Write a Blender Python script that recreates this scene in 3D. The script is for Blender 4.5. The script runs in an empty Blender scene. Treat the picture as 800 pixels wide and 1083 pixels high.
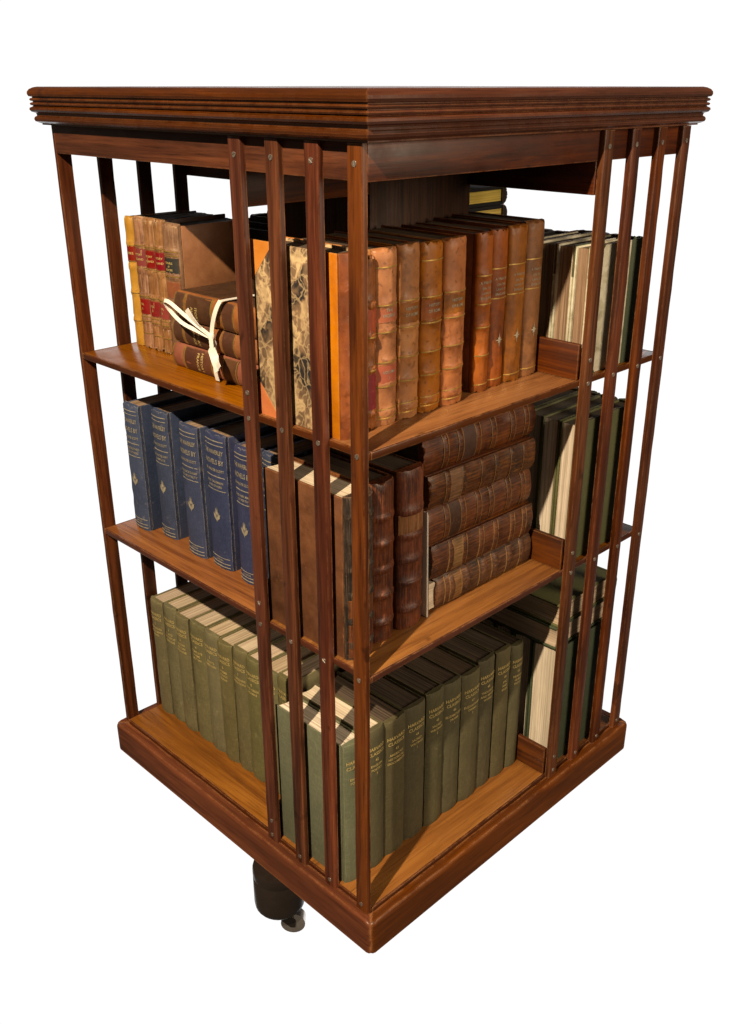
import bpy, bmesh, math, random
from mathutils import Vector, Matrix, Euler
K = 0.5                      # the bookcase is half a metre square; every length below is in case widths
S = bpy.context.scene
C = S.collection
# ------------------------------------------------------------------ camera
cam = bpy.data.objects.new('camera', bpy.data.cameras.new('camera')); C.objects.link(cam)
yaw, pit = 0.7835, -0.4168
F = Vector((math.cos(yaw)*math.cos(pit), math.sin(yaw)*math.cos(pit), math.sin(pit)))
R_ = Vector((math.sin(yaw), -math.cos(yaw), 0)); U_ = R_.cross(F)
cam.matrix_world = Matrix.Translation(Vector((-1.1322, -1.1504, 1.6850))*K) @ Matrix((R_, U_, -F)).transposed().to_4x4()
cam.data.sensor_fit = 'HORIZONTAL'; cam.data.sensor_width = 36; cam.data.lens = 36*1022.95/800
cam.data.clip_start = .01; cam.data.clip_end = 100
S.camera = cam
# ------------------------------------------------------------------ world light: white cone added ahead of the camera, dim warm room in front
W = bpy.data.worlds.new('World'); S.world = W; W.use_nodes = True
nt = W.node_tree; nt.nodes.clear()
tc = nt.nodes.new('ShaderNodeTexCoord'); dp = nt.nodes.new('ShaderNodeVectorMath'); dp.operation = 'DOT_PRODUCT'
dp.inputs[1].default_value = F
rp = nt.nodes.new('ShaderNodeValToRGB'); bg = nt.nodes.new('ShaderNodeBackground'); wo = nt.nodes.new('ShaderNodeOutputWorld')
e = rp.color_ramp.elements
e[0].position = math.cos(math.radians(45)); e[0].color = (.10, .080, .060, 1)
e[1].position = math.cos(math.radians(39)); e[1].color = (1.05, 1.05, 1.05, 1)
L = nt.links
L.new(tc.outputs['Generated'], dp.inputs[0]); L.new(dp.outputs['Value'], rp.inputs[0]); L.new(rp.outputs[0], bg.inputs[0]); L.new(bg.outputs[0], wo.inputs[0])
# ------------------------------------------------------------------ lamps: one warm ceiling spot on the left, a soft weak one on the right
def lamp(name, kind, loc, target, power, col, **kw):
    d = bpy.data.lights.new(name, kind); d.energy = power; d.color = col
    for k, v in kw.items(): setattr(d, k, v)
    o = bpy.data.objects.new(name, d); C.objects.link(o); o.location = Vector(loc)*K
    o.rotation_euler = (Vector(target)-Vector(loc)).to_track_quat('-Z', 'Y').to_euler()
    return o
lamp('ceiling_spot', 'SPOT', (-3.1, -.92, 4.4), (.3, .3, .8), 560, (1, .80, .56), spot_size=math.radians(60), spot_blend=.4, shadow_soft_size=.022)
lamp('soft_lamp', 'AREA', (1.25, -3.6, 2.3), (.5, .2, .9), 36, (1, .80, .58), shape='DISK', size=.9)
vs = S.view_settings; vs.view_transform = 'Standard'; vs.look = 'None'; vs.exposure = 0; vs.gamma = 1
S.render.engine = 'CYCLES'
# ------------------------------------------------------------------ mesh helpers
class MB:
    def __init__(s): s.v = []; s.f = []
    def add(s, vs, fs):
        n = len(s.v); s.v += [tuple(p) for p in vs]; s.f += [tuple(i+n for i in f) for f in fs]; return s
    def box(s, x0, y0, z0, x1, y1, z1):
        return s.add([(x0,y0,z0),(x1,y0,z0),(x1,y1,z0),(x0,y1,z0),(x0,y0,z1),(x1,y0,z1),(x1,y1,z1),(x0,y1,z1)],
                     [(0,3,2,1),(4,5,6,7),(0,1,5,4),(1,2,6,5),(2,3,7,6),(3,0,4,7)])
    def loft(s, rings, cap=True, close=True):
        n = len(rings[0]); vs = [p for r in rings for p in r]; fs = []
        for i in range(len(rings)-1):
            for j in range(n if close else n-1):
                k = (j+1) % n; fs.append((i*n+j, i*n+k, (i+1)*n+k, (i+1)*n+j))
        if cap:
            fs.append(tuple(range(n-1, -1, -1))); fs.append(tuple((len(rings)-1)*n+j for j in range(n)))
        return s.add(vs, fs)
    def prism(s, poly, axis, a, b):
        def p(q, h):
            q = list(q); q.insert(axis, h); return tuple(q)
        return s.loft([[p(q, a) for q in poly], [p(q, b) for q in poly]])
    def cyl(s, c, r, z0, z1, n=24, axis=2, r1=None):
        r1 = r if r1 is None else r1
        def ring(rr, h):
            out = []
            for i in range(n):
                a = 2*math.pi*i/n; q = [c[0]+rr*math.cos(a), c[1]+rr*math.sin(a)]; q.insert(axis, h); out.append(tuple(q))
            return out
        return s.loft([ring(r, z0), ring(r1, z1)])
    def build(s, name, mat, parent=None, bevel=0, seg=2, smooth=35, fix=True):
        me = bpy.data.meshes.new(name)
        me.from_pydata([(a*K, b*K, c*K) for a, b, c in s.v], [], s.f)
        bm = bmesh.new(); bm.from_mesh(me)
        if fix: bmesh.ops.recalc_face_normals(bm, faces=bm.faces)
        if bevel:
            es = [q for q in bm.edges if len(q.link_faces) == 2 and q.calc_face_angle(0) > .5]
            bmesh.ops.bevel(bm, geom=es, offset=bevel*K, segments=seg, profile=.5, affect='EDGES', clamp_overlap=True)
        bm.to_mesh(me); bm.free()
        if smooth:
            me.shade_smooth(); me.set_sharp_from_angle(angle=math.radians(smooth))
        me.materials.append(mat)
        o = bpy.data.objects.new(name, me); C.objects.link(o)
        if parent: o.parent = parent
        return o
def thing(name, label, cat, loc=(0,0,0), rot=None, group=None):
    o = bpy.data.objects.new(name, None); C.objects.link(o); o.empty_display_size = .02
    M = Matrix.Translation(Vector(loc)*K)
    if rot is not None: M = M @ rot.to_4x4()
    o.matrix_world = M
    o['label'] = label; o['category'] = cat
    if group: o['group'] = group
    return o
# ------------------------------------------------------------------ material helpers
class NT:
    def __init__(s, name):
        s.m = bpy.data.materials.new(name); s.m.use_nodes = True; s.t = s.m.node_tree
        s.b = s.t.nodes['Principled BSDF']; s.tc = s.t.nodes.new('ShaderNodeTexCoord')
        s.oi = s.t.nodes.new('ShaderNodeObjectInfo')
    def n(s, kind, ins=None, **kw):
        q = s.t.nodes.new('ShaderNode'+kind)
        for k, v in kw.items(): setattr(q, k, v)
        for k, v in (ins or {}).items():
            if hasattr(v, 'is_output'): s.t.links.new(v, q.inputs[k])
            else: q.inputs[k].default_value = v
        return q
    def put(s, sock, v):
        if hasattr(v, 'is_output'): s.t.links.new(v, s.b.inputs[sock])
        else: s.b.inputs[sock].default_value = v
    def math(s, op, a, b=0.0, c=0.0, clamp=False):
        return s.n('Math', {0: a, 1: b, 2: c}, operation=op, use_clamp=clamp).outputs[0]
    def co(s, scale):
        r = s.n('VectorMath', {0: s.oi.outputs['Random'], 1: (7.3, 3.1, 5.7)}, operation='MULTIPLY').outputs[0]
        a = s.n('VectorMath', {0: s.tc.outputs['Object'], 1: r}, operation='ADD').outputs[0]
        return s.n('VectorMath', {0: a, 1: scale}, operation='MULTIPLY').outputs[0]
    def noise(s, scale, detail=4, rough=.55, dist=0.0):
        if not isinstance(scale, tuple): scale = (scale,)*3
        return s.n('TexNoise', {'Vector': s.co(scale), 'Scale': 1.0, 'Detail': detail, 'Roughness': rough, 'Distortion': dist}).outputs[0]
    def ramp(s, f, stops):
        q = s.n('ValToRGB', {0: f}); el = q.color_ramp.elements
        while len(el) > 1: el.remove(el[0])
        el[0].position = stops[0][0]; el[0].color = (*stops[0][1], 1) if len(stops[0][1]) == 3 else stops[0][1]
        for p, c in stops[1:]:
            x = el.new(p); x.color = (*c, 1)
        return q.outputs[0]
    def maprange(s, f, a, b, c=0.0, d=1.0):
        return s.n('MapRange', {0: f, 1: a, 2: b, 3: c, 4: d}).outputs[0]
    def mix(s, f, a, b, mode='MIX'):
        q = s.n('Mix', data_type='RGBA', blend_type=mode)
        for i, v in ((0, f), (6, a), (7, b)):
            if hasattr(v, 'is_output'): s.t.links.new(v, q.inputs[i])
            else: q.inputs[i].default_value = v if i == 0 else (*v, 1)
        return q.outputs[2]
    def edge(s, radius, samples=4):
        bv = s.n('Bevel', {'Radius': radius}, samples=samples).outputs[0]
        g = s.n('NewGeometry').outputs['Normal']
        d = s.n('VectorMath', {0: bv, 1: g}, operation='DOT_PRODUCT').outputs['Value']
        return s.math('SUBTRACT', 1.0, d)
    def bump(s, h, strength, dist):
        s.put('Normal', s.n('Bump', {'Height': h, 'Strength': strength, 'Distance': dist}).outputs[0])
    def vary(s, col, hv=.02, vv=.3, sv=.2):
        h = s.maprange(s.oi.outputs['Random'], 0, 1, .5-hv/2, .5+hv/2)
        r2 = s.math('FRACT', s.math('MULTIPLY', s.oi.outputs['Random'], 17.3))
        r3 = s.math('FRACT', s.math('MULTIPLY', s.oi.outputs['Random'], 41.7))
        return s.n('HueSaturation', {'Hue': h, 'Saturation': s.maprange(r3, 0, 1, 1-sv/2, 1+sv/2), 'Value': s.maprange(r2, 0, 1, 1-vv/2, 1+vv/2), 'Color': col}).outputs[0]
def wood(name, ax, dark, mid, light, worn, rough=.32, wear=.8, spec=.3, vv=.25, er=.0026, grain=1.0):
    m = NT(name)
    def sc(along, across): return tuple(along if i == ax else across for i in range(3))
    g = m.noise(sc(2.2, 46), 8, .68, .9); fine = m.noise(sc(9, 260), 4, .65); pores = m.noise(sc(16, 420), 3, .6); blot = m.noise(sc(4, 9), 4, .6)
    col = m.ramp(g, [(.34, dark), (.48, mid), (.60, light), (.72, mid)])
    col = m.mix(m.maprange(fine, .50, .66, 0, .6*grain), col, light)
    col = m.mix(m.maprange(fine, .48, .34, 0, .6*grain), col, dark)
    col = m.mix(m.maprange(pores, .53, .70, 0, .6), col, tuple(c*.35 for c in dark))
    col = m.mix(m.maprange(blot, .35, .7, 0, .5), col, tuple((a+b)*.5*.8 for a, b in zip(dark, mid)))
    col = m.vary(col, .012, vv)
    wn = m.noise(60, 4, .7)
    ef = m.math('MULTIPLY', m.maprange(m.edge(er), .02, .22), m.maprange(wn, .38, .57, 0, wear), clamp=True)
    col = m.mix(ef, col, worn)
    dents = m.noise(26, 2, .5)
    col = m.mix(m.maprange(dents, .70, .74, 0, .6), col, tuple(c*.5 for c in dark))
    m.put('Base Color', col)
    m.put('Roughness', m.maprange(m.noise(18, 5, .65), .3, .7, rough-.08, rough+.16))
    m.put('Specular IOR Level', spec)
    m.bump(m.math('ADD', m.math('MULTIPLY', pores, .6), m.math('MULTIPLY', g, .5)), .25, .0006)
    return m.m
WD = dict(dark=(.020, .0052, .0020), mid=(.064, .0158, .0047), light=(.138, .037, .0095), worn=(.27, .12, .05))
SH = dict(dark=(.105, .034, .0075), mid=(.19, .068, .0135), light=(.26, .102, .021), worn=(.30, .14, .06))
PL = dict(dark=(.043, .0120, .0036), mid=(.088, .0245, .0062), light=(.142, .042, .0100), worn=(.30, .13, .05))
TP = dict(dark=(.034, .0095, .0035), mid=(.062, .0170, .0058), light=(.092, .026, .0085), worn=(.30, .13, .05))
wood_z = wood('mahogany_upright', 2, grain=.7, **WD); wood_x = wood('mahogany_along_x', 0, grain=.4, rough=.44, **WD); wood_y = wood('mahogany_along_y', 1, grain=.4, rough=.44, **WD)
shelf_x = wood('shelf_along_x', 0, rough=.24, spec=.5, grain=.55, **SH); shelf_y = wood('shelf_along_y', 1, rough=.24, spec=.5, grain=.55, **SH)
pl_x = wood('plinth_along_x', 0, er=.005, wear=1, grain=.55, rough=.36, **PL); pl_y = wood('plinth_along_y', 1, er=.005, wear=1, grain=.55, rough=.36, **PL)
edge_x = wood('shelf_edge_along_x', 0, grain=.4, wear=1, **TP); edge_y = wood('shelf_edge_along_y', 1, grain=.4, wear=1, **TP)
top_x = wood('tabletop_along_x', 0, rough=.2, spec=.6, wear=.3, grain=.15, **TP); top_y = wood('tabletop_along_y', 1, rough=.2, spec=.6, wear=.3, grain=.15, **TP)
dark_wood = wood('dark_panel_wood', 2, (.014,.006,.003), (.036,.013,.006), (.06,.021,.008), (.06,.02,.01), rough=.55, spec=.15)
def leather(name, dark, mid, light, worn, wear=.8, stria=0, rough=.5, spots=0, vv=.3, sc=1.0, er=.002):
    m = NT(name)
    a = m.noise(38*sc, 6, .65, .4); b = m.noise(150, 3, .6); big = m.noise(11*sc, 4, .6)
    col = m.ramp(m.math('ADD', m.math('MULTIPLY', a, .6), m.math('MULTIPLY', big, .4)), [(.36, dark), (.5, mid), (.64, light)])
    if stria:
        st = m.noise((700, 700, 26), 4, .7, .5)
        col = m.mix(m.maprange(st, .50, .66, 0, stria), col, worn)
        col = m.mix(m.maprange(st, .46, .34, 0, stria), col, tuple(c*.4 for c in dark))
    if spots: col = m.mix(m.maprange(m.noise(170, 2, .5), .60, .66, 0, spots), col, tuple(c*.8 for c in dark))
    col = m.vary(col, .02, vv)
    wn = m.noise(90, 5, .75); scr = m.noise((60, 300, 300), 3, .7, 1.2)
    col = m.mix(m.maprange(scr, .64, .72, 0, wear*.5), col, worn)
    ef = m.math('MULTIPLY', m.maprange(m.edge(er), .01, .2), m.maprange(wn, .36, .6, 0, wear), clamp=True)
    col = m.mix(ef, col, worn)
    col = m.mix(m.maprange(wn, .64, .72, 0, wear*.6), col, worn)
    m.put('Base Color', col)
    m.put('Roughness', m.maprange(b, .3, .7, rough-.1, rough+.15)); m.put('Specular IOR Level', .35)
    m.bump(m.math('ADD', b, m.math('MULTIPLY', a, .8)), .3, .0006)
    return m.m
def cloth(name, dark, mid, worn, wear=.8, vv=.2, sv=.2, hv=.02, mott=.5):
    m = NT(name)
    a = m.noise((26, 26, 12), 5, .65); big = m.noise(9, 3, .6)
    col = m.mix(m.maprange(m.math('ADD', m.math('MULTIPLY', a, .5), m.math('MULTIPLY', big, .5)), .36, .64), dark, mid)
    wv = m.noise((1100, 1100, 120), 2, .5); wh = m.noise((120, 120, 1100), 2, .5)
    col = m.mix(m.maprange(m.math('MAXIMUM', wv, wh), .5, .75, 0, .45), col, tuple(min(1, c*1.7) for c in mid))
    col = m.mix(m.maprange(m.noise(70, 5, .75), .60, .74, 0, mott), col, worn)
    col = m.vary(col, hv, vv, sv)
    wn = m.noise(130, 4, .7)
    ef = m.math('MULTIPLY', m.maprange(m.edge(.0016), .02, .22), m.maprange(wn, .35, .6, 0, wear), clamp=True)
    col = m.mix(ef, col, worn)
    m.put('Base Color', col); m.put('Roughness', .68); m.put('Specular IOR Level', .25)
    m.bump(m.math('ADD', wv, wh), .35, .0003)
    return m.m
def pages(name, c1, c2, rough=.8, top_tone=None):
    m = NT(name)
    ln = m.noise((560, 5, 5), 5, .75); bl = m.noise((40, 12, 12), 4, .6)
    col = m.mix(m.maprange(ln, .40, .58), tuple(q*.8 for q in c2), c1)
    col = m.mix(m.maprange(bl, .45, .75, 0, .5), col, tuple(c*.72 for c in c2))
    if top_tone:
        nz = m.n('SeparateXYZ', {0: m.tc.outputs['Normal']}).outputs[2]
        col = m.mix(m.maprange(nz, .5, .7, 0, .92), col, top_tone)  # page edges that face up are mixed to a darker tone
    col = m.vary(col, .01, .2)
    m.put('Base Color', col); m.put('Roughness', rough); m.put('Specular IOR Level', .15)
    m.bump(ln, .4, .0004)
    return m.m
def plain(name, col, rough=.5, metal=0.0, spec=.4, mott=.25, sc=60):
    m = NT(name)
    c = m.mix(m.maprange(m.noise(sc, 4, .65), .35, .68, 0, mott*2), col, tuple(x*.55 for x in col))
    m.put('Base Color', c); m.put('Roughness', rough); m.put('Metallic', metal); m.put('Specular IOR Level', spec)
    return m.m
def marbled(name, cols, sc=1.0):
    m = NT(name)
    w = m.n('TexNoise', {'Vector': m.co((34*sc,)*3), 'Scale': 1.0, 'Detail': 3.0, 'Roughness': .6})
    base = m.co((1, 1, 1))
    off = m.n('VectorMath', {0: w.outputs['Color'], 1: (.5, .5, .5)}, operation='SUBTRACT').outputs[0]
    off = m.n('VectorMath', {0: off, 1: (.045/sc,)*3}, operation='MULTIPLY').outputs[0]
    p = m.n('VectorMath', {0: base, 1: off}, operation='ADD').outputs[0]
    ps = m.n('VectorMath', {0: p, 1: (30*sc, 30*sc, 30*sc)}, operation='MULTIPLY').outputs[0]
    n1 = m.n('TexNoise', {'Vector': ps, 'Scale': 1.0, 'Detail': 2.0, 'Roughness': .5, 'Distortion': .8}).outputs[0]
    ps2 = m.n('VectorMath', {0: p, 1: (75*sc, 75*sc, 75*sc)}, operation='MULTIPLY').outputs[0]
    vo = m.n('TexVoronoi', {'Vector': ps2, 'Scale': 1.0}, feature='DISTANCE_TO_EDGE').outputs['Distance']
    col = m.ramp(n1, [(.34, cols[0]), (.42, cols[1]), (.5, cols[2]), (.57, cols[3]), (.68, cols[1])])
    col = m.mix(m.maprange(vo, .10, .01, 0, .5), col, cols[3])
    col = m.mix(m.maprange(m.noise(240, 3, .6), .58, .72, 0, .6), col, cols[1])
    m.put('Base Color', col); m.put('Roughness', .5); m.put('Specular IOR Level', .3)
    return m.m
M = {}
M['tan'] = leather('tan_calf', (.15,.046,.009), (.275,.092,.019), (.37,.135,.030), (.44,.22,.08), .4, spots=.65, vv=.25)
M['tan2'] = leather('brown_calf', (.080,.025,.006), (.185,.057,.0115), (.26,.086,.018), (.36,.16,.05), .4, spots=.3, vv=.25)
M['orange'] = leather('orange_calf', (.31,.085,.010), (.43,.135,.019), (.52,.185,.032), (.5,.25,.09), .6, vv=.05, sc=.6)
M['old'] = leather('old_cracked_calf', (.016,.0052,.0025), (.058,.0165,.0054), (.12,.037,.0105), (.22,.078,.022), .6, stria=.6, vv=.55, er=.003)
M['folio'] = leather('scuffed_brown_calf', (.052,.0150,.0046), (.100,.029,.0080), (.15,.047,.0135), (.26,.115,.045), 1.0, vv=.1, er=.003)
M['black'] = leather('worn_black_leather', (.008,.006,.005), (.016,.011,.009), (.03,.02,.016), (.24,.14,.08), .9, stria=.3, vv=.1)
M['dbrown'] = leather('dark_brown_calf', (.030,.013,.0075), (.055,.023,.012), (.085,.037,.019), (.26,.14,.07), .7, vv=.3)
M['rust'] = leather('rust_calf', (.15,.045,.016), (.20,.066,.024), (.26,.095,.036), (.36,.17,.08), .7, vv=.1)
M['pale'] = leather('pale_worn_calf', (.085,.035,.012), (.16,.072,.027), (.25,.125,.052), (.46,.31,.18), .8, stria=.35, vv=.35)
M['yellow'] = leather('yellow_calf', (.24,.11,.025), (.33,.165,.042), (.40,.21,.06), (.5,.33,.15), .6, vv=.05)
M['redlab'] = leather('red_title_leather', (.10,.008,.008), (.165,.013,.013), (.21,.020,.018), (.35,.14,.08), .4, vv=.2)
M['orlab'] = leather('orange_red_title_leather', (.22,.045,.012), (.28,.06,.016), (.33,.08,.024), (.4,.2,.08), .4, vv=.15)
M['blklab'] = leather('black_title_leather', (.012,.012,.011), (.022,.022,.02), (.035,.034,.03), (.25,.16,.08), .5, vv=.1)
M['tanlab'] = leather('tan_title_panel', (.075,.033,.010), (.13,.058,.018), (.18,.082,.026), (.30,.16,.07), .7, stria=.55, vv=.15)
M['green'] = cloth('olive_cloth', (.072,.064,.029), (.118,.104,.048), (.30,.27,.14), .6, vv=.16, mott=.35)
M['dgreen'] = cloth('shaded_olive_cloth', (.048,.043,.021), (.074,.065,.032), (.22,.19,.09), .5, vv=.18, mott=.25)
M['sage'] = cloth('sage_cloth', (.080,.086,.048), (.108,.113,.066), (.30,.30,.19), .5, vv=.05, mott=.2)
M['olive'] = cloth('dark_olive_cloth', (.060,.062,.024), (.090,.090,.038), (.17,.16,.09), .5, vv=.2, mott=.15)
M['forest'] = cloth('forest_green_cloth', (.030,.042,.022), (.048,.064,.034), (.15,.16,.09), .5, vv=.3, mott=.15)
M['blue'] = cloth('navy_cloth', (.017,.024,.056), (.031,.041,.088), (.30,.27,.24), .95, vv=.25, mott=.3)
M['dkcloth'] = cloth('black_cloth', (.008,.008,.009), (.016,.016,.017), (.12,.09,.06), .5, vv=.3, mott=.1)
M['pg'] = pages('aged_pages', (.52,.42,.30), (.34,.25,.165))
M['pgw'] = pages('white_pages', (.60,.52,.40), (.38,.31,.22))
M['pgt'] = pages('white_pages_dark_top', (.64,.55,.43), (.46,.38,.28), top_tone=(.055,.045,.03))
M['pgbt'] = pages('brown_pages_dark_top', (.30,.20,.125), (.17,.105,.062), top_tone=(.06,.045,.03))
M['pgd'] = pages('shaded_pages', (.10,.07,.045), (.035,.026,.019))  # shadow of the shelf above is put into this dark page colour
M['pgb'] = pages('brown_pages', (.30,.20,.125), (.17,.105,.062))
M['pgg'] = pages('gilt_pages', (.95,.70,.13), (.75,.52,.08), .45)
M['gilt'] = plain('gilt', (.55,.36,.10), .38, .75, mott=.35, sc=180)
M['ogilt'] = plain('rubbed_gilt', (.24,.13,.045), .5, .3, mott=.5, sc=160)
M['gold'] = plain('gold_lettering', (.60,.46,.17), .5, .25, mott=.35, sc=200)
M['pgold'] = plain('dulled_gold_lettering', (.31,.275,.20), .6, .1, mott=.4, sc=200)
M['screw'] = plain('screw_steel', (.42,.37,.32), .38, .85, mott=.3, sc=300)
M['fork'] = plain('dark_caster_iron', (.11,.095,.08), .22, .9, mott=.2)
M['ribbon'] = plain('white_ribbon', (.66,.63,.57), .7, mott=.12, sc=150)
M['paper'] = plain('white_paper', (.66,.62,.55), .7, mott=.06)
M['iron'] = plain('blackened_wood_foot', (.020,.014,.011), .34, 0, .5, mott=.3)
M['steel'] = plain('caster_steel', (.80,.76,.70), .2, .95, mott=.15)
M['marble'] = marbled('marbled_paper', [(.022,.019,.019), (.105,.068,.040), (.20,.125,.070), (.50,.36,.19)])
M['marble2'] = marbled('pale_marbled_paper', [(.30,.28,.19), (.40,.37,.25), (.46,.43,.31), (.55,.52,.40)], .8)
# ------------------------------------------------------------------ books
def rot_of(ex, ey, ez): return Matrix((ex, ey, ez)).transposed()
X, Y, Z = Vector((1,0,0)), Vector((0,1,0)), Vector((0,0,1))
FR = {'A': rot_of(X, Y, Z), 'D': rot_of(-Y, X, Z), 'B': rot_of(Y, -X, Z), 'C': rot_of(-X, -Y, Z),
      'Aflat': rot_of(Z, Y, -X), 'Dflat': rot_of(Z, X, Y), 'Bflat': rot_of(Z, -X, -Y), 'Aflat2': rot_of(-Z, Y, X)}
def spine_y(x, T, r):
    u = min(1, max(0, x/T)); return -r*(max(0, math.sin(math.pi*u)))**.62
def spine_mesh(T, H, r, bands, rnd, wear, bw=.006, bh=.004, cap=.006):
    N = 14; zs = {0.0, H*.02, H*.98, H}
    for k in range(1, 16): zs.add(H*k/16)
    for b in bands:
        for d in (-1.6, -1, -.45, .45, 1, 1.6): zs.add(min(H, max(0, b*H+d*bw)))
    zs = sorted(zs); rings = []
    jt = [rnd.uniform(0, 1)**2*wear for _ in range(N+1)]; jb = [rnd.uniform(0, 1)**3*wear*.5 for _ in range(N+1)]
    for z in zs:
        add = 0
        for b in bands:
            d = abs(z-b*H)/bw; add = max(add, bh*max(0, min(1, (1.5-d)/.8)))
        ring = []
        for i in range(N+1):
            x = T*i/N; u = math.sin(math.pi*i/N)**.5
            y = spine_y(x, T, r) - add*u + rnd.gauss(0, 1)*.00035*(1+wear*60)
            zz = z
            if z > H*.99: zz = z - jt[i]; y += .0025
            elif z < H*.01: zz = z + jb[i]; y += .0015
            ring.append((x, y, zz))
        ring += [(T-.0005, .007, min(z, H-.001)), (.0005, .007, min(z, H-.001))]
        rings.append(ring)
    return MB().loft(rings)
def strip_on_spine(mb, T, r, z0, z1, off=.0009, x0=.03, x1=.97, bandadd=0):
    N = 12; rings = []
    for z in (z0, z1):
        o = []; i_ = []
        for i in range(N+1):
            x = T*(x0+(x1-x0)*i/N); y = spine_y(x, T, r)
            o.append((x, y-off-bandadd*math.sin(math.pi*(x0+(x1-x0)*i/N))**.5, z)); i_.append((x, y+.001, z))
        rings.append(o+i_[::-1])
    mb.loft(rings)
_tx = {}
def text_mesh(s):
    if s not in _tx:
        cu = bpy.data.curves.new('lettering', 'FONT'); cu.body = s; cu.size = 1; cu.align_x = 'CENTER'; cu.align_y = 'CENTER'; cu.resolution_u = 2; cu.offset = .012
        o = bpy.data.objects.new('lettering', cu); C.objects.link(o)
        bpy.context.view_layer.update()
        me = bpy.data.meshes.new_from_object(o.evaluated_get(bpy.context.evaluated_depsgraph_get()))
        bpy.data.objects.remove(o)
        bm = bmesh.new(); bm.from_mesh(me)
        bmesh.ops.triangulate(bm, faces=bm.faces)
        bmesh.ops.subdivide_edges(bm, edges=[q for q in bm.edges if q.calc_length() > .22], cuts=2)
        bmesh.ops.triangulate(bm, faces=bm.faces)
        vs = [tuple(v.co) for v in bm.verts]; bm.verts.index_update(); fs = [tuple(v.index for v in f.verts) for f in bm.faces]
        bm.free(); bpy.data.meshes.remove(me)
        xs = [v[0] for v in vs]; _tx[s] = (vs, fs, max(xs)-min(xs))
    return _tx[s]
def lettering(mb, rows, T, r, off=.0011, flip=False, maxw=.84):
    for s, z, size in rows:
        vs, fs, w = text_mesh(s); sx = min(size, maxw*T/w)
        out = []
        for a, b, _ in vs:
            x = T/2 + a*sx; y = spine_y(x, T, r)-off
            out.append((x, y, z+b*size))
        mb.add(out, fs)
def side_text(mb, rows, T, H, r, off=.0011):           # lettering that runs along a lying book is set across the spine, so reuse rows
    lettering(mb, rows, T, r, off)
def thistle(mb, T, r, zc, s, off=.0011):
    polys = [[(-.16,-.1),(.16,-.1),(.26,.18),(.14,.34),(-.14,.34),(-.26,.18)],
             [(-.22,.36),(-.08,.36),(-.14,.8)], [(-.06,.37),(.06,.37),(0,.9)], [(.08,.36),(.22,.36),(.14,.8)],
             [(-.035,-1),(.035,-1),(.05,-.12),(-.05,-.12)],
             [(-.05,-.85),(-.45,-.5),(-.62,.05),(-.36,-.1),(-.42,.3),(-.2,-.1),(-.06,-.5)],
             [(.05,-.85),(.45,-.5),(.62,.05),(.36,-.1),(.42,.3),(.2,-.1),(.06,-.5)]]
    for p in polys:
        mb.add([(T/2+a*s, spine_y(T/2+a*s, T, r)-off, zc+b*s) for a, b in p], [tuple(range(len(p)))])
def quatrefoil(mb, T, r, zc, s, off=.0014):
    pts = []
    for i in range(16):
        a = math.pi*i/8; q = s*(1.25 if i % 4 == 0 else .75 if i % 4 == 2 else .38); pts.append((T/2+.7*q*math.sin(a), zc+q*math.cos(a)))
    mb.add([(x, spine_y(x, T, r)-off, z) for x, z in pts], [tuple(range(16))])
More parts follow.
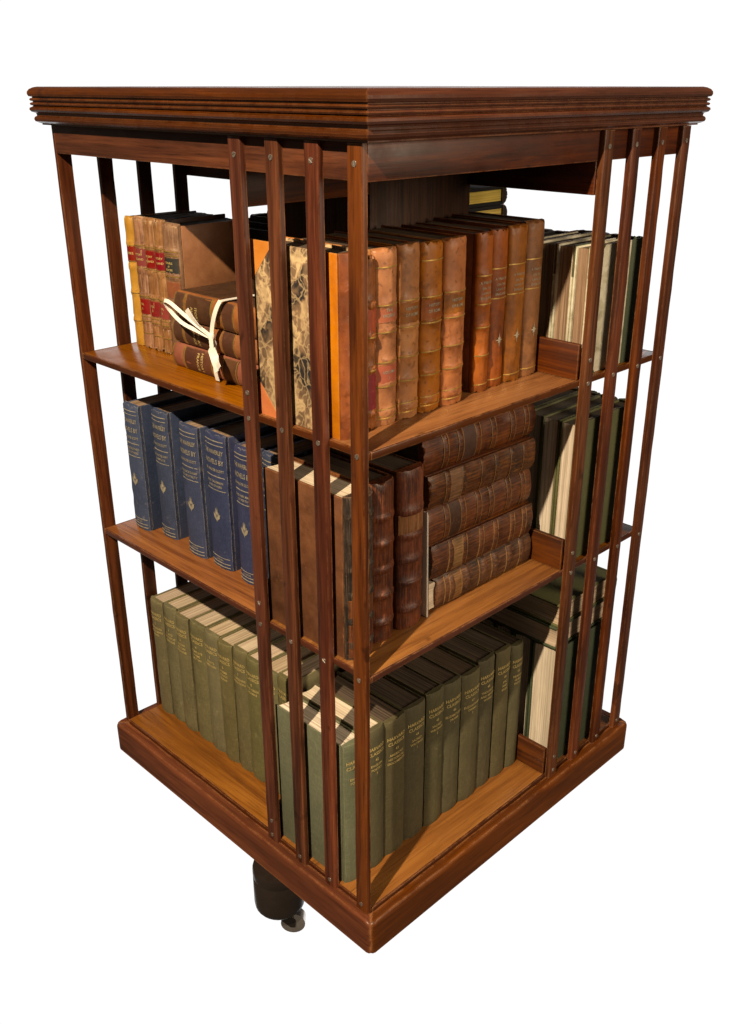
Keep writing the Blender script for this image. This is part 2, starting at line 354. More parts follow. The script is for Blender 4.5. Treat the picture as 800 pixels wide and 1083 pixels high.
def book(name, label, frame, loc, T, D, H, spine, board, pg='pg', r=None, bands=(), gilt=(), labels=(), text=(), tmat='gold', corner=None, wear=.002,
         emblem=None, group=None, sq=.006, bt=.0055, seed=0, lean=0, tilt=0, strip=0, short=0, bh=.004, cat='book', rules=(), gmat='gilt'):
    rnd = random.Random(hash((round(loc[0], 4), round(loc[1], 4), round(loc[2], 4))) & 0xffff if seed == 0 else seed)
    r = T*.2 if r is None else r
    rt = FR[frame]
    if name == 'cloth_book' and 'flat' not in frame: lean += rnd.uniform(-.006, .006); tilt += rnd.uniform(-.012, .012)
    if lean: rt = rt @ Matrix.Rotation(lean, 3, 'Y')
    if tilt: rt = rt @ Matrix.Rotation(tilt, 3, 'Z')
    t = thing(name, label, cat, loc, rt, group)
    HS = H-short
    spine_mesh(T, HS, r, bands, rnd, wear, bh=bh).build('spine', M[spine], t, smooth=50)
    for i, x0 in enumerate((0, T-bt)):
        b = MB(); dz = rnd.uniform(0, wear*.6)
        b.box(x0, .0085, .0004, x0+bt, D-rnd.uniform(0, .002), H-.0008-dz)
        bo = b.build('board', M[board], t, bevel=.0014)
        xo = x0-.0006 if i == 0 else x0+bt+.0006; xi = x0+.002 if i == 0 else x0+bt-.002
        if corner:
            c = D*.27
            for z0, sgn in ((.0, 1), (H, -1)):
                q = MB().prism([(D+.0006, z0-sgn*.0002), (D+.0006, z0+sgn*c*1.15), (D-c, z0-sgn*.0002)], 0, min(xo, xi), max(xo, xi))
                q.build('leather_corner', M[corner], bo)
        if strip:
            MB().box(min(xo, xi), .007, .0002, max(xo, xi), strip, H-.0004).build('leather_joint', M[spine], bo, bevel=.0005)
    n = 6; ring0 = []
    for i in range(n+1):
        u = i/n; x = bt+.0003+(T-2*bt-.0006)*u; ring0.append((x, D-sq-.006*math.sin(math.pi*u)))
    ring0 += [(T-bt-.0003, .0075), (bt+.0003, .0075)]
    if short: ring0[-2:] = [(T-bt-.0003, -.002), (bt+.0003, -.002)]
    MB().loft([[(x, y, sq) for x, y in ring0], [(x, y, H-sq) for x, y in ring0]]).build('page_block', M[pg], t, smooth=30)
    if labels:
        for (z0, z1, lm) in labels:
            b = MB(); strip_on_spine(b, T, r, z0*H, z1*H, .0010); b.build('title_label', M[lm], t, smooth=50)
    if gilt:
        b = MB()
        for z in gilt: strip_on_spine(b, T, r, z*H-.0011, z*H+.0011, .0014, bandadd=bh if any(abs(z-q) < .004 for q in bands) else 0)
        b.build('gilt_tooling', M[gmat], t, smooth=50)
    if text or emblem or rules:
        b = MB()
        lettering(b, [(s, z*H, size) for s, z, size in text], T, r, .0016 if labels else .0012)
        for z, th in rules: strip_on_spine(b, T, r, z*H-th, z*H+th, .0008, .07, .93)
        if b.v: b.build('lettering', M[tmat], t, smooth=0, fix=False)
    if emblem:
        b = MB(); (thistle if emblem[0] == 'thistle' else quatrefoil)(b, T, r, emblem[1]*H, emblem[2]); b.build('emblem', M[tmat], t, smooth=0, fix=False)
    return t
# ------------------------------------------------------------------ the bookcase
ZL, ZU, ZFB, ZFT = .611, 1.084, 1.542, 1.602
ST = .0145
bc = thing('revolving_bookcase', 'tall square mahogany revolving bookcase with slatted sides, standing on a castered base', 'bookcase', (.5, .5, 0))
def rot4(k):      # quarter turns about the case axis
    return Matrix.Rotation(k*math.pi/2, 3, 'Z')
def part(mb, name, mat, k=0, parent=None, **kw):
    # mb holds coordinates of the front quadrant in case coordinates; turn by k quarters about the axis
    Rk = rot4(k)
    m2 = MB(); m2.f = mb.f; m2.v = [tuple(Rk @ Vector((x-.5, y-.5, z))) for x, y, z in mb.v]
    return m2.build(name, mat, parent or bc, **kw)
ax = lambda k, a, b: a if k % 2 == 0 else b
for k in range(4):
    # tabletop edge moulding, mitred
    prof = [(.0,1.680),(.018,1.680),(.0245,1.6785),(.031,1.675),(.0345,1.670),(.035,1.665),(.033,1.6605),(.0275,1.6589),(.0275,1.6575),(.031,1.6565),(.0325,1.654),(.031,1.6515),(.0272,1.6500),(.0272,1.6486),(.031,1.6475),(.0325,1.645),(.031,1.6425),(.0272,1.6412),(.0282,1.6398),(.0335,1.637),(.034,1.633),(.031,1.629),(.025,1.6265),(.0235,1.624),(.0235,1.6205),(.027,1.6185),(.0285,1.614),(.027,1.6095),(.0215,1.6065),(.0165,1.6045),(.0165,1.602),(-.03,1.602),(-.03,1.680)]
    b = MB(); b.loft([[(-o, -o, z) for o, z in prof], [(1+o, -o, z) for o, z in prof]])
    part(b, 'edge_moulding', ax(k, top_x, top_y), k, smooth=28)
    # frieze board under the top
    b = MB().box(0, 0, ZFB, .972, .028, ZFT-.0006); part(b, 'frieze', ax(k, wood_x, wood_y), k, bevel=.0012)
    # plinth board, mitred, with a rounded upper edge
    o = .0285; pr = [(o,-.098),(o+.0003,-.02),(o-.0008,-.0125),(o-.004,-.0085),(o-.009,-.0078),(.004,-.0078),(.002,-.011),(-.03,-.011),(-.03,-.1),(o-.003,-.1)]
    b = MB(); rings = []
    us = [0, .006, .014] + [.02+.96*i/22 for i in range(23)] + [.986, .994, 1]
    for i, x in enumerate(us):
        w = .0007*math.sin(i*2.1+k)+.0005*math.sin(i*5.3); en = min(x, 1-x); cq = .0052*max(0, 1-en/.0125)**1.6
        rings.append([(-(q-cq*(q > .015))+(1+2*(q-cq*(q > .015)))*x, -(q-cq*(q > .015)), z+(w if en > .01 and z > -.02 else 0)-(cq*.5 if z > -.0126 and q > .01 else 0)+(cq*.3 if z < -.09 and q > .01 else 0)) for q, z in pr])
    b.loft(rings); part(b, 'plinth_board', ax(k, pl_x, pl_y), k, bevel=0, smooth=40)
    # shelf boards of the three levels, laid as a pinwheel round the column
    for lev, (z, th) in enumerate(((0, .014), (ZL, ST), (ZU, ST))):
        b = MB().box(.0004, .0052, z-th, .6598, .3396, z)
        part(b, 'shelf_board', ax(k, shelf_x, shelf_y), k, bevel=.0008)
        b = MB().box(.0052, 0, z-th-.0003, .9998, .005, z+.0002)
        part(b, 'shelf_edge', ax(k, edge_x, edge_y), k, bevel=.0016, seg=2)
        if lev == 2:
            b = MB().box(.6488, .0286, 1.5418, .6612, .3378, 1.5893).box(.6488, .001, 1.476, .6612, .3378, 1.5418); part(b, 'upper_rail', ax(k, wood_y, wood_x), k, bevel=.002)
        # low stop rail between one bay and the next
        b = MB().box(.6488, .004, z+.0003, .6612, .3378, z+.080); part(b, 'stop_rail', ax(k, wood_y, wood_x), k, bevel=.002)
    # slats, the four on the right-hand part of each side (as seen from outside)
    for j, x0 in enumerate((.654, .757, .861, .9645)):
        rs = random.Random(j*5+k*31); b = MB(); rings = []; ph = rs.uniform(0, 6); am = rs.uniform(.0002, .0007)
        for q in range(41):
            u = q/40; zz = -.0074+(ZFT-.0012+.0074)*u; w = am*math.sin(ph+u*5.1); e = [rs.gauss(0, .00018) for _ in range(4)]
            c = .0022+rs.gauss(0, .0003); xl, xr, yf, yb = x0+w+e[0], x0+.035+w+e[1], -.0125+e[2]*.7, -.0002
            rings.append([(xl+c*.3, yf+c*.3, zz) if False else (xl, yf+c, zz), (xl+c*.35, yf+c*.35, zz), (xl+c, yf, zz), (xr-c, yf, zz), (xr-c*.35, yf+c*.35, zz), (xr, yf+c, zz), (xr, yb, zz), (xl, yb, zz)])
        b.loft(rings); sl = part(b, 'slat', wood_z, k, smooth=50)
        zs = [1.570, ZU-.008, ZL-.008, .012]
        if j == 0: zs += [ZU+.045, ZL+.045, .055]
        if k in (0, 3):
            for z in zs:
                c = MB(); cx = x0+.0175
                c.cyl((cx, z), .0052, -.0122, -.0129, 14, axis=1)
                a0 = random.Random(j*7+k+int(z*100)).uniform(0, 3.1)
                for s in (0, 1):
                    pts = [(cx+.005*math.cos(a0+s*math.pi+.22+(math.pi-.44)*i/7), z+.005*math.sin(a0+s*math.pi+.22+(math.pi-.44)*i/7)) for i in range(8)]
                    c.prism(pts, 1, -.0128, -.0138)
                part(c, 'screw', M['screw'], k, parent=sl, smooth=30)
# tabletop panel, ceiling panel, column
part(MB().box(.03, .03, 1.655, .97, .97, 1.6795), 'tabletop', top_x, bevel=.001)
part(MB().box(.028, .028, 1.590, .972, .972, 1.601), 'ceiling_panel', dark_wood)
part(MB().box(.3385, .3385, -.012, .6615, .6615, 1.5895), 'column', dark_wood, bevel=.002)
part(MB().box(.004, .004, -.03, .996, .996, -.0145), 'base_panel', dark_wood)
# swivelling base below: three legs with turned feet and casters
for k, ang in enumerate((196, 316, 76)):
    a = math.radians(ang); cx, cy = .5+.492*math.cos(a), .5+.492*math.sin(a)
    d = Vector((math.cos(a), math.sin(a), 0)); nrm = Vector((-d.y, d.x, 0))
    b = MB(); p0 = Vector((.5, .5, 0)); p1 = Vector((cx, cy, 0)); w = .04
    b.loft([[tuple(p-Vector((.5, .5, 0))+nrm*s*w+Vector((0, 0, z))) for s, z in ((-1, -.17), (1, -.17), (1, -.125), (-1, -.125))] for p in (p0, p1)])
    b.build('base_leg', M['iron'], bc, bevel=.004)
    f = MB(); pr = [(.045,-.130),(.064,-.132),(.0655,-.137),(.0655,-.158),(.0645,-.160),(.0645,-.163),(.0655,-.165),(.0655,-.245),(.064,-.256),(.059,-.264),(.050,-.268),(.02,-.269)]
    N = 32; f.loft([[(cx-.5+rr*math.cos(2*math.pi*i/N), cy-.5+rr*math.sin(2*math.pi*i/N), z) for i in range(N)] for rr, z in pr])
    ft = f.build('foot', M['iron'], bc, smooth=50)
    d = Vector((math.cos(a+2.06), math.sin(a+2.06), 0)); nrm = Vector((-d.y, d.x, 0)); pc = Vector((cx-.5, cy-.5, 0))+d*.012
    c = MB(); c.cyl((pc.x, pc.y), .024, -.290, -.272, 20); c.cyl((pc.x, pc.y), .015, -.30, -.288, 20)
    for s in (-1, 1):
        q0 = pc+nrm*s*.019
        c.loft([[tuple(q0+nrm*s*t+d*u+Vector((0, 0, z))) for u, z in ((-.018, -.284), (.018, -.284), (.030, -.308), (.028, -.326), (.015, -.326), (-.006, -.305))] for t in (0, .005)])
    c.build('caster_fork', M['fork'], ft, bevel=.001)
    wl = MB(); q0 = pc+Vector((0, 0, -.322))+d*.021
    wl.loft([[tuple(q0+nrm*t+d*rr*math.cos(2*math.pi*i/24)+Vector((0, 0, rr*math.sin(2*math.pi*i/24)))) for i in range(24)] for t, rr in ((-.018, .026), (-.014, .032), (.014, .032), (.018, .026))])
    wl.build('wheel', M['steel'], ft, smooth=40)
# ------------------------------------------------------------------ top shelf, right-hand bay: a large marbled book and eight calf spines
z = ZU
book('marbled_book', 'large marbled-paper book with orange leather corners behind the slats', 'A', (.012, .084, z), .066, .24, .337, 'tan2', 'marble', 'pgd', r=.011,
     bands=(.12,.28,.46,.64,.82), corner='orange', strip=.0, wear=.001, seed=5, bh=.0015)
jt = [o for o in C.objects if o.name.startswith('marbled_book')][0]
for o in list(jt.children):
    if o.name.startswith('board') and o.data.vertices[0].co.x < .01:
        MB().box(-.0008, .004, .0002, .002, .056, .3362).build('leather_joint', M['orange'], o, bevel=.0006)
book('leather_book', 'thin calf book with torn spine top just right of the corner post, top shelf', 'A', (.0785, .092, z), .029, .225, .325, 'tan2', 'tan2', 'pgd',
     bands=(.1,.36,.55,.73), labels=((.56,.72,'orlab'),(.12,.34,'redlab')), gilt=(.36,.55), wear=.02, seed=9)
g = 'spotted tan calf set on the top shelf'
nm = ['tan calf book with two orange-red spine labels, top shelf', 'spotted tan calf book next right of the one with two orange-red labels, top shelf',
      'third tan calf book from the corner in the spotted top-shelf set', 'freckled tan calf book at the right end of its set beside a dark gap']
for i, (x0, x1) in enumerate(((.1085,.1685),(.1695,.2295),(.2305,.2935),(.2945,.362))):
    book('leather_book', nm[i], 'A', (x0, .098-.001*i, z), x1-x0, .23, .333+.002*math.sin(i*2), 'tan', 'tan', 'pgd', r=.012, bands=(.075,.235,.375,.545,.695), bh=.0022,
         labels=((.60,.69,'orlab'),(.245,.365,'orlab')) if i == 0 else ((.56,.69,'tan2'),), gilt=(.045,.06,.10,.235,.375,.545,.695,.90) if i % 2 == 0 else (.045,.10,.235,.375,.545,.695),
         text=(('THE',.665,.009),('WORKS',.635,.009),('VOLUME',.315,.008),('I',.28,.008)) if i == 0 else (('HISTORY',.645,.008),('OF ROME',.61,.008)), tmat='pgold', wear=.006, group=g, seed=20+i)
g = 'brown calf set with gilt flowers on the top shelf'
nm = ['banded brown calf book without a flower, beside the dark gap, top shelf', 'gilt-flowered calf book second in its set, top shelf',
      'darker brown calf book with gilt flower between two paler ones, top shelf', 'gilt-flowered calf book beside the stop rail, right end of the top-shelf row']
for i, (x0, x1, h) in enumerate(((.410,.460,.330),(.461,.516,.331),(.517,.580,.334),(.581,.643,.338))):
    book('leather_book', nm[i], 'A', (x0, .108+.003*(i == 1)+.002*i, z), x1-x0, .21, h, 'tan2', 'tan2', 'pgd', r=.012, bands=(.245,.425,.57,.745) if i == 0 else (), bh=.002,
         gilt=(.055,.245,.425,.57,.745) if i == 0 else (.055,.58,.765), text=(('A TREATISE',.70,.007),('ON THE',.665,.007),('LAWS OF',.635,.007),('ENGLAND',.605,.007)), tmat='pgold',
         emblem=None if i == 0 else ('quatrefoil', .31, .013), wear=.008, group=g, seed=30+i)
# ------------------------------------------------------------------ middle shelf, right-hand bay
z = ZL
book('folio_book', 'scuffed brown folio whose board fills the slats by the corner post, middle shelf', 'A', (.012, .078, z), .072, .245, .362, 'black', 'folio', 'pgw', r=.018,
     bands=(.1,.25,.41,.57,.73,.88), labels=((.02,.23,'old'),(.27,.385,'old')), wear=.012, seed=41, bh=.005)
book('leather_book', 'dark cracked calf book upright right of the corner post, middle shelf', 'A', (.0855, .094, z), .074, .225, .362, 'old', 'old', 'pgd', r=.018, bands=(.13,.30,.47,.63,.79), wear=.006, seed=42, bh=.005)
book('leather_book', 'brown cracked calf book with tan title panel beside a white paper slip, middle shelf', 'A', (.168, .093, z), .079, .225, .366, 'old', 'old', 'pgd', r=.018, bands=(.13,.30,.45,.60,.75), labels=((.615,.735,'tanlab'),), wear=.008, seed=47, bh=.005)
b = MB().prism([(.080,.612),(.30,.612),(.30,.845),(.085,.862)], 0, 0, .0014).prism([(.0795,.6121),(.296,.6121),(.296,.84),(.0845,.856)], 0, .0022, .0034)
sl = thing('paper_slip', 'folded white paper slip upright between the brown books, middle shelf', 'paper', (.2545, 0, 0))
b.v = [(x, y, q) for x, y, q in b.v]; b.build('sheet', M['paper'], sl)
nm = ['bottom book of the lying cracked calf stack, white pages bare at its left end', 'second book up in the lying cracked calf stack, middle shelf',
      'thickest book, third up in the lying cracked calf stack, middle shelf', 'fourth book up in the lying calf stack, light tan title panel, middle shelf', 'topmost book of the lying cracked calf stack, just under the upper shelf']
for i, (z0, T, xl, xr) in enumerate(((.612,.076,.268,.638),(.690,.080,.270,.632),(.772,.086,.262,.630),(.860,.075,.258,.626),(.937,.080,.256,.640))):
    hb = xr-xl
    book('leather_book', nm[i], 'Aflat', (xr, .090+(.004,.000,.011,.002,.019)[i], z0), T-.0005, .22, hb, 'old', 'old', 'pgw' if i == 0 else 'pgd', r=(.011,.008,.012,.009,.012)[i], bands=tuple(q+.012*math.sin(i*2.3+q*9) for q in (.10,.235,.40,.53,.69,.83)), bh=.0024,
         gilt=tuple(q+.012*math.sin(i*2.3+q*9)+d for q in (.10,.235,.40,.53,.69,.83) for d in ((-.021, .021) if i in (1, 2, 4) else (.021,))), gmat='ogilt',
         labels=(((.70,.82,'tanlab'),),((.705,.815,'tanlab'),),((.70,.815,'dbrown'),),((.70,.82,'tanlab'),),((.55,.67,'dbrown'),))[i], wear=.006, group='cracked calf stack on the middle shelf', seed=50+i, short=.022 if i == 0 else 0, tilt=(.016, -.022, .012, -.03, .02)[i], lean=(0, .012, -.004, .010, 0)[i])
# ------------------------------------------------------------------ bottom shelf, right-hand bay: olive classics
z = 0
g = 'olive cloth classics on the bottom shelf, right side'
bx = [.013, .073, .133, .2045, .2765, .339, .405, .473, .536, .596, .646]
tt = [('40','ENGLISH','POETRY','1'), ('42','ENGLISH','POETRY','3'), ('43','AMERICAN','HISTORICAL','DOCUMENTS'), ('44','SACRED','WRITINGS','1'), ('45','SACRED','WRITINGS','2'), ('46','ELIZABETHAN','DRAMA','1'), ('47','ELIZABETHAN','DRAMA','2'),
      ('48','THOUGHTS','AND MINOR','WORKS'), ('49','EPIC','AND','SAGA'), ('50','READERS','GUIDE','INDEX')]
nm = ['sage green cloth book whose board fills the slats by the corner post', 'olive cloth volume 42, first spine right of the corner post, white paper on its top', 'olive cloth volume 43, second spine right of the corner post',
      'olive cloth volume 44, third spine right of the corner post, brightly lit', 'olive cloth volume 45, fourth spine right of the corner post', 'olive cloth volume 46, fifth spine right of the corner post',
      'olive cloth volume 47, sixth spine right of the corner post', 'olive cloth volume 48, seventh spine right of the corner post', 'olive cloth volume 49, next to last spine towards the stop rail, bottom right', 'olive cloth volume 50, last spine by the stop rail, bottom right']
for i in range(10):
    x0, x1 = bx[i], bx[i+1]-.0012
    a = tt[i]
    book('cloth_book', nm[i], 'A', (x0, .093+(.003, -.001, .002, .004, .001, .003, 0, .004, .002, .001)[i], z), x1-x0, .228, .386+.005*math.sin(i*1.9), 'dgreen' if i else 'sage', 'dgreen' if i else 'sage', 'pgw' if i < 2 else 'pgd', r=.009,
         text=(('HARVARD',.875,.0122),('CLASSICS',.838,.0122),(a[0],.795,.010),(a[1],.757,.0088),(a[2],.728,.0088),(a[3],.699,.0088)), tmat='gold', wear=.003, group=g, seed=60+i, bt=.004)
# ------------------------------------------------------------------ left-hand bay, bottom shelf: ten olive classics
g = 'olive cloth classics on the bottom shelf, left side'
tt = [('1','FRANKLIN','WOOLMAN','PENN'), ('2','PLATO','EPICTETUS','AURELIUS'), ('3','BACON','MILTON','BROWNE'), ('4','COMPLETE','POEMS','MILTON'), ('5','ESSAYS','EMERSON',''), ('6','POEMS','SONGS','BURNS'), ('7','CONFESSIONS','IMITATION',''), ('8','NINE GREEK','DRAMAS',''), ('9','LETTERS','CICERO','PLINY'), ('10','WEALTH OF','NATIONS','')]
by = [.984, .9255, .866, .799, .734, .672, .612, .5535, .493, .428, .368]
ordn = ['leftmost olive cloth book at the far left end of the bottom shelf', 'second olive cloth book from the left end, bottom shelf left side', 'third olive cloth book from the left end, before a dark gap, bottom shelf', 'fourth olive cloth book from the left end, just after the dark gap',
        'fifth olive cloth book from the left end, bottom shelf', 'sixth olive cloth book from the left end, bottom shelf', 'seventh olive cloth book from the left end, stained title, bottom shelf', 'eighth olive cloth book from the left end, last before the slat, bottom shelf',
        'olive cloth book half hidden behind the inner slat, bottom shelf left side', 'olive cloth book tucked behind the sage book and slats, bottom shelf']
for i in range(10):
    a = tt[i]; T = by[i]-by[i+1]-.0012-(.006 if i == 2 else 0)
    rows = [('HARVARD',.885,.0125),('CLASSICS',.849,.0125),(a[0],.803,.011),(a[1],.765,.0095),(a[2],.735,.0095)]+([(a[3],.705,.0095)] if a[3] else [])
    book('cloth_book', ordn[i], 'D', (.106+(.0, .004, .001, .003, .002, .0, .003, .001, .0, .002)[i], by[i], z), T, .226, .372+.004*math.sin(i*2.3), 'green', 'green', 'pg', r=.009, text=rows, tmat='gold', wear=.004, group=g, seed=80+i, bt=.004)
# ------------------------------------------------------------------ left-hand bay, middle shelf: six navy volumes
z = ZL
g = 'navy cloth novels on the middle shelf'
tt = [('THE BETROTHED','AND OTHERS'), ('THE ANTIQUARY','COMPLETE'), ('THE BLACK DWARF','OLD MORTALITY'), ('THE TALISMAN','AND OTHERS'), ('THE FAIR MAID','OF PERTH'), ('WAVERLEY','COMPLETE')]
pos = [(.066,.963,.068), (.086,.866,.068), (.074,.7285,.072), (.078,.6335,.078), (.074,.5185,.068), (.08,.425,.066)]
ordn = ['navy cloth novel at the far left end of the middle shelf', 'second navy cloth novel from the left end, set deeper, middle shelf', 'third navy cloth novel from the left, three small title lines, middle shelf',
        'fourth navy cloth novel from the left, faded lighter foot, middle shelf', 'fifth navy cloth novel from the left, cut by the slat, middle shelf', 'navy cloth novel mostly hidden between slat and brown folio, middle shelf']
for i, (x, y, T) in enumerate(pos):
    a = tt[i]
    book('cloth_book', ordn[i], 'D', (x+.010, y, z), T, .225, .342+.004*math.sin(i*2.9), 'blue', 'blue', 'pgb', r=.009,
         text=(('THE WAVERLEY',.875,.0150),('NOVELS BY',.805,.0170),('SIR WALTER SCOTT',.745,.0095),(a[0],.66,.0085),(a[1],.63,.0080),('LONDON',.072,.006)), rules=((.925,.0006),(.955,.0009),(.70,.0008),(.60,.0006),(.05,.0008),(.09,.0006),(.025,.001)),
         emblem=('thistle', .42, .021), tmat='pgold', wear=.007, group=g, seed=100+i, bt=.005)
# ------------------------------------------------------------------ left-hand bay, top shelf
z = ZU
book('leather_book', 'narrow yellow calf book with dark red label, far left of the top shelf', 'D', (.150, .988, z), .036, .18, .312, 'yellow', 'yellow', 'pgd', r=.009, bands=(.2,.42,.62,.80), labels=((.665,.785,'redlab'),), gilt=(.785,.665,.42,.2), text=(('WORKS',.725,.008),), wear=.005, seed=120, bh=.002)
nm = ['pale worn calf book with two red labels, right of the yellow one', 'pale worn calf book with two red labels, torn spine head, middle of the red-label row', 'pale worn calf book with two red labels and cream foot, beside the thick brown book']
for i, (y0, T) in enumerate(((.950,.042),(.906,.042),(.862,.036))):
    book('leather_book', nm[i], 'D', (.150, y0, z), T, .18, .316, 'pale', 'dbrown', 'pgd', r=.010, bands=(.22,.41,.60,.79), bh=.002, labels=((.635,.765,'redlab'),(.27,.385,'redlab')), gilt=(.775,.79,.61,.625,.40,.41,.25,.22,.12),
         text=(('HISTORY',.72,.007),('ENGLAND',.685,.007),('VOL',.345,.007),('II',.31,.007)), wear=.022, group='red-labelled calf set on the top shelf', seed=121+i)
book('leather_book', 'thick brown calf book with black title label behind the ribbon-tied stack, top shelf', 'D', (.148, .824, z), .060, .185, .312, 'pale', 'rust', 'pgd', r=.012, bands=(.24,.43,.62,.80), bh=.003, labels=((.64,.755,'blklab'),(.46,.58,'rust')), gilt=(.62,.80,.77,.43), text=(('TRAVELS',.715,.007),('OF',.69,.006),('EUROPE',.665,.007)), wear=.016, seed=126)
nm = ['bottom book of the three tied with white ribbon, dark spine, worn tan corner', 'middle book of the three tied with white ribbon', 'top book of the three tied with white ribbon, scuffed brown cover up']
for i, (z0, T, yl, yr, xx) in enumerate(((ZU+.0005,.0565,.398,.738,.088),(ZU+.058,.0565,.410,.735,.092),(ZU+.1155,.064,.404,.712,.086))):
    H = yl and yr-yl
    book('leather_book', nm[i], 'Dflat', (xx+.012, yl, z0), T-.001, .20, H, 'rust', 'dbrown', 'pgb', r=.012, bands=(), labels=((.875,.985,'blklab' if i == 9 else 'dbrown'),(.55,.845,'dbrown'),(.30,.42,'dbrown')) if i else ((.50,.86,'dbrown'),(.28,.44,'dbrown')), gilt=(.99,.87,.855,.55,.54,.43,.29,.12,.03),
         text=(), tmat='gold', wear=.006, group='books tied with white ribbon', seed=130+i)
    t = C.objects[-1]
# small vertical lettering on the tied spines: two short lines set along the book's height
def set_rows(parent, T, H, r, zc, lines, size, mat):
    b = MB()
    for k, s in enumerate(lines):
        vs, fs, w = text_mesh(s); sx = min(size, .8*T/w)
        for_v = []
        for a, c, _ in vs:
            x = T/2 - a*sx; zz = zc + (k-(len(lines)-1)/2)*size*1.35 - c*size
            for_v.append((x, spine_y(x, T, r)-.0017, zz))
        b.add(for_v, fs)
    b.build('lettering', M[mat], parent, smooth=0, fix=False)
for o in [q for q in C.objects if q.get('group') == 'books tied with white ribbon']:
    set_rows(o, .0555, .33, .012, .33*.70, ['HISTORY', 'FRANCE'], .011, 'gold')
# the ribbon
def ribbon(mb, pts, wdir, w, t=.0006):
    rings = []; n = len(pts)
    for i, p in enumerate(pts):
        p = Vector(p); a = Vector(pts[max(0, i-1)]); c = Vector(pts[min(n-1, i+1)]); tg = (c-a).normalized()
        wd = wdir[i] if isinstance(wdir, list) else wdir
        wd = (Vector(wd) - tg*Vector(wd).dot(tg)).normalized(); nn = tg.cross(wd)
        ww = w[i] if isinstance(w, list) else w
        rings.append([tuple(p+wd*ww+nn*t), tuple(p-wd*ww+nn*t), tuple(p-wd*ww-nn*t), tuple(p+wd*ww-nn*t)])
    mb.loft(rings)
def curve(pts, n=8):
    pts = [Vector(p) for p in pts]; out = []
    for i in range(len(pts)-1):
        p0 = pts[max(0, i-1)]; p1 = pts[i]; p2 = pts[i+1]; p3 = pts[min(len(pts)-1, i+2)]
        for k in range(n):
            t = k/n
            out.append(.5*((2*p1)+(-p0+p2)*t+(2*p0-5*p1+4*p2-p3)*t*t+(-p0+3*p1-3*p2+p3)*t**3))
    out.append(pts[-1]); return out
rb = thing('ribbon', 'white ribbon tied in a bow around the stack of three old books, top shelf', 'ribbon', (.08, .555, 1.19))
def rel(ps): return [(x-.08, y-.555, q-1.19) for x, y, q in ps]
b = MB()
ribbon(b, curve(rel([(.081,.556,1.0875),(.0765,.556,1.11),(.0775,.556,1.14),(.0795,.556,1.17),(.074,.556,1.188),(.0735,.552,1.21),(.074,.540,1.24),(.080,.531,1.262),(.090,.528,1.2665),(.15,.525,1.267),(.24,.52,1.267),(.295,.517,1.266),(.301,.517,1.25),(.302,.517,1.16),(.302,.517,1.0875)]), 6), (0, 1, 0), .0065)
b.build('band', M['ribbon'], rb, smooth=60)
b = MB()
ribbon(b, curve(rel([(.071,.556,1.188),(.058,.580,1.207),(.044,.618,1.233),(.038,.655,1.252),(.041,.680,1.249),(.052,.672,1.226),(.057,.640,1.206),(.063,.595,1.195),(.070,.558,1.186)]), 8), (.5, .35, .75), .0042)
b.build('loop', M['ribbon'], rb, smooth=60)
b = MB()
ribbon(b, curve(rel([(.071,.556,1.188),(.058,.575,1.206),(.050,.592,1.226),(.046,.603,1.243)]), 6), (-.1, .85, .3), [.003]*7+[.0080]*12)
ribbon(b, curve(rel([(.070,.556,1.187),(.056,.535,1.166),(.048,.517,1.145),(.044,.503,1.126)]), 6), (.1, .8, .4), [.004]*6+[.009]*13)
ribbon(b, curve(rel([(.069,.554,1.187),(.050,.525,1.168),(.042,.503,1.152),(.040,.489,1.137)]), 6), (.1, .8, .5), [.004]*6+[.008]*13)
b.build('tail', M['ribbon'], rb, smooth=60)
b = MB(); N = 12
b.loft([[(-.008+rr*math.cos(2*math.pi*i/N), .001+rr*1.1*math.sin(2*math.pi*i/N), -.003+zz) for i in range(N)] for rr, zz in ((.003,-.009),(.007,-.006),(.008,0),(.007,.006),(.003,.009))])
b.build('knot', M['ribbon'], rb, smooth=60)
# ------------------------------------------------------------------ right-hand rear bay: books seen by their fore-edges between the slats
z = ZU
g = 'half-bound books behind the right slats, top shelf'
nm = ['half-bound book with pale marbled board and dark green corners behind the right slats', 'second book in from the right slats, brown fore-edge, top shelf', 'third book in from the right slats, dusty fore-edge, top shelf', 'fourth book in from the right slats, half hidden by the calf row, top shelf']
y = .014
for i, T in enumerate((.040, .046, .044, .042)):
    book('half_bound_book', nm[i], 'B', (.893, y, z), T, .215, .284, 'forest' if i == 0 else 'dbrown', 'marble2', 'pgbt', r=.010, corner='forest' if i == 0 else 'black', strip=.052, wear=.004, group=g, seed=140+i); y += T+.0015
for i, T in enumerate((.05, .055, .055, .06)):
    book('leather_book', ['dark book below the gilt-edged pair, rear right bay', 'dark book under the left half of the gilt-edged pair, rear right bay', 'dark brown upright book deep in the rear right bay', 'innermost dark upright book in the rear right bay'][i], 'B', (.90, y+.02, z), T, .22, .275, 'dbrown', 'dkcloth', 'pgd', seed=150+i); y += T+.0015
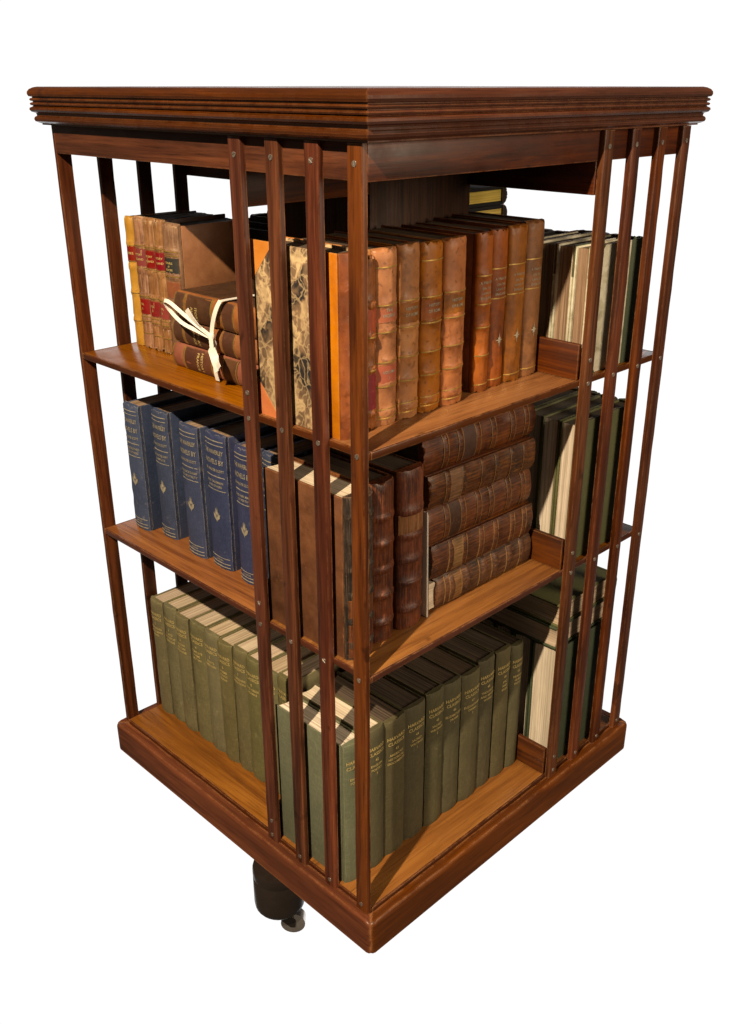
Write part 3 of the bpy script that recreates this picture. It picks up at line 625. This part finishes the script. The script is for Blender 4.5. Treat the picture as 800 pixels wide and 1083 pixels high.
for i, (z0, T) in enumerate(((1.3605, .047), (1.4085, .045))):
    book('gilt_edged_book', ['lower of two gilt-edged books lying high behind the calf row', 'upper of two gilt-edged books lying high behind the calf row'][i], 'Bflat', (.893-.004*i, .64, z0), T, .215, .225, 'black', 'dkcloth', 'pgg', r=.014, bt=.0085, group='gilt-edged pair on the top shelf', seed=155+i)
z = ZL
g = 'dark green cloth books behind the right slats, middle shelf'
nm = ['dark green cloth book whose board shows between the right slats, middle shelf', 'second dark green cloth book in from the right slats, pale fore-edge, middle shelf', 'third dark green cloth book in from the right slats, middle shelf', 'innermost dark green cloth book of the right bay, middle shelf']
y = .014
for i, T in enumerate((.044, .050, .05, .055)):
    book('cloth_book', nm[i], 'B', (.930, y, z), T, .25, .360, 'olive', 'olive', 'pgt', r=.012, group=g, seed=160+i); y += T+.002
z = 0
g = 'dark green cloth books behind the right slats, bottom shelf'
nm = ['dark green cloth book standing between the right slats, bottom shelf', 'second dark green book standing in from the right slats, thick pale fore-edge, bottom shelf', 'third dark green book standing in from the right slats, bottom shelf', 'innermost dark green book of the right bay, bottom shelf']
y = .014
for i, T in enumerate((.075, .06, .06, .06)):
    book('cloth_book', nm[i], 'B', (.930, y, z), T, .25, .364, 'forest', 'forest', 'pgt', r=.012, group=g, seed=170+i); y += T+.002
for i, (z0, T) in enumerate(((.3655, .062), (.4285, .064))):
    book('cloth_book', ['lower of two green books lying across the dark green row, bottom right bay', 'upper of two green books lying across the dark green row, bottom right bay'][i], 'Bflat', (.934+.006*i, .36, z0), T, .255, .342, 'olive' if i else 'forest', 'olive' if i else 'forest', 'pg', r=.014, group='lying green pair, bottom right bay', seed=178+i)
# ------------------------------------------------------------------ far bay: dark books seen past the column
y = .35
for i, T in enumerate((.05, .045, .055, .05)):
    book('leather_book', ['dark book end nearest the gap in the far bay, top shelf', 'second dark book in the far bay, top shelf', 'third dark book in the far bay, top shelf', 'fourth dark book in the far bay, top shelf'][i], 'C', (y+T, .885, ZU), T-.001, .215, .285+.006*i, 'black', 'dkcloth', 'pgd', group='dark books in the far bay', seed=190+i); y += T+.001
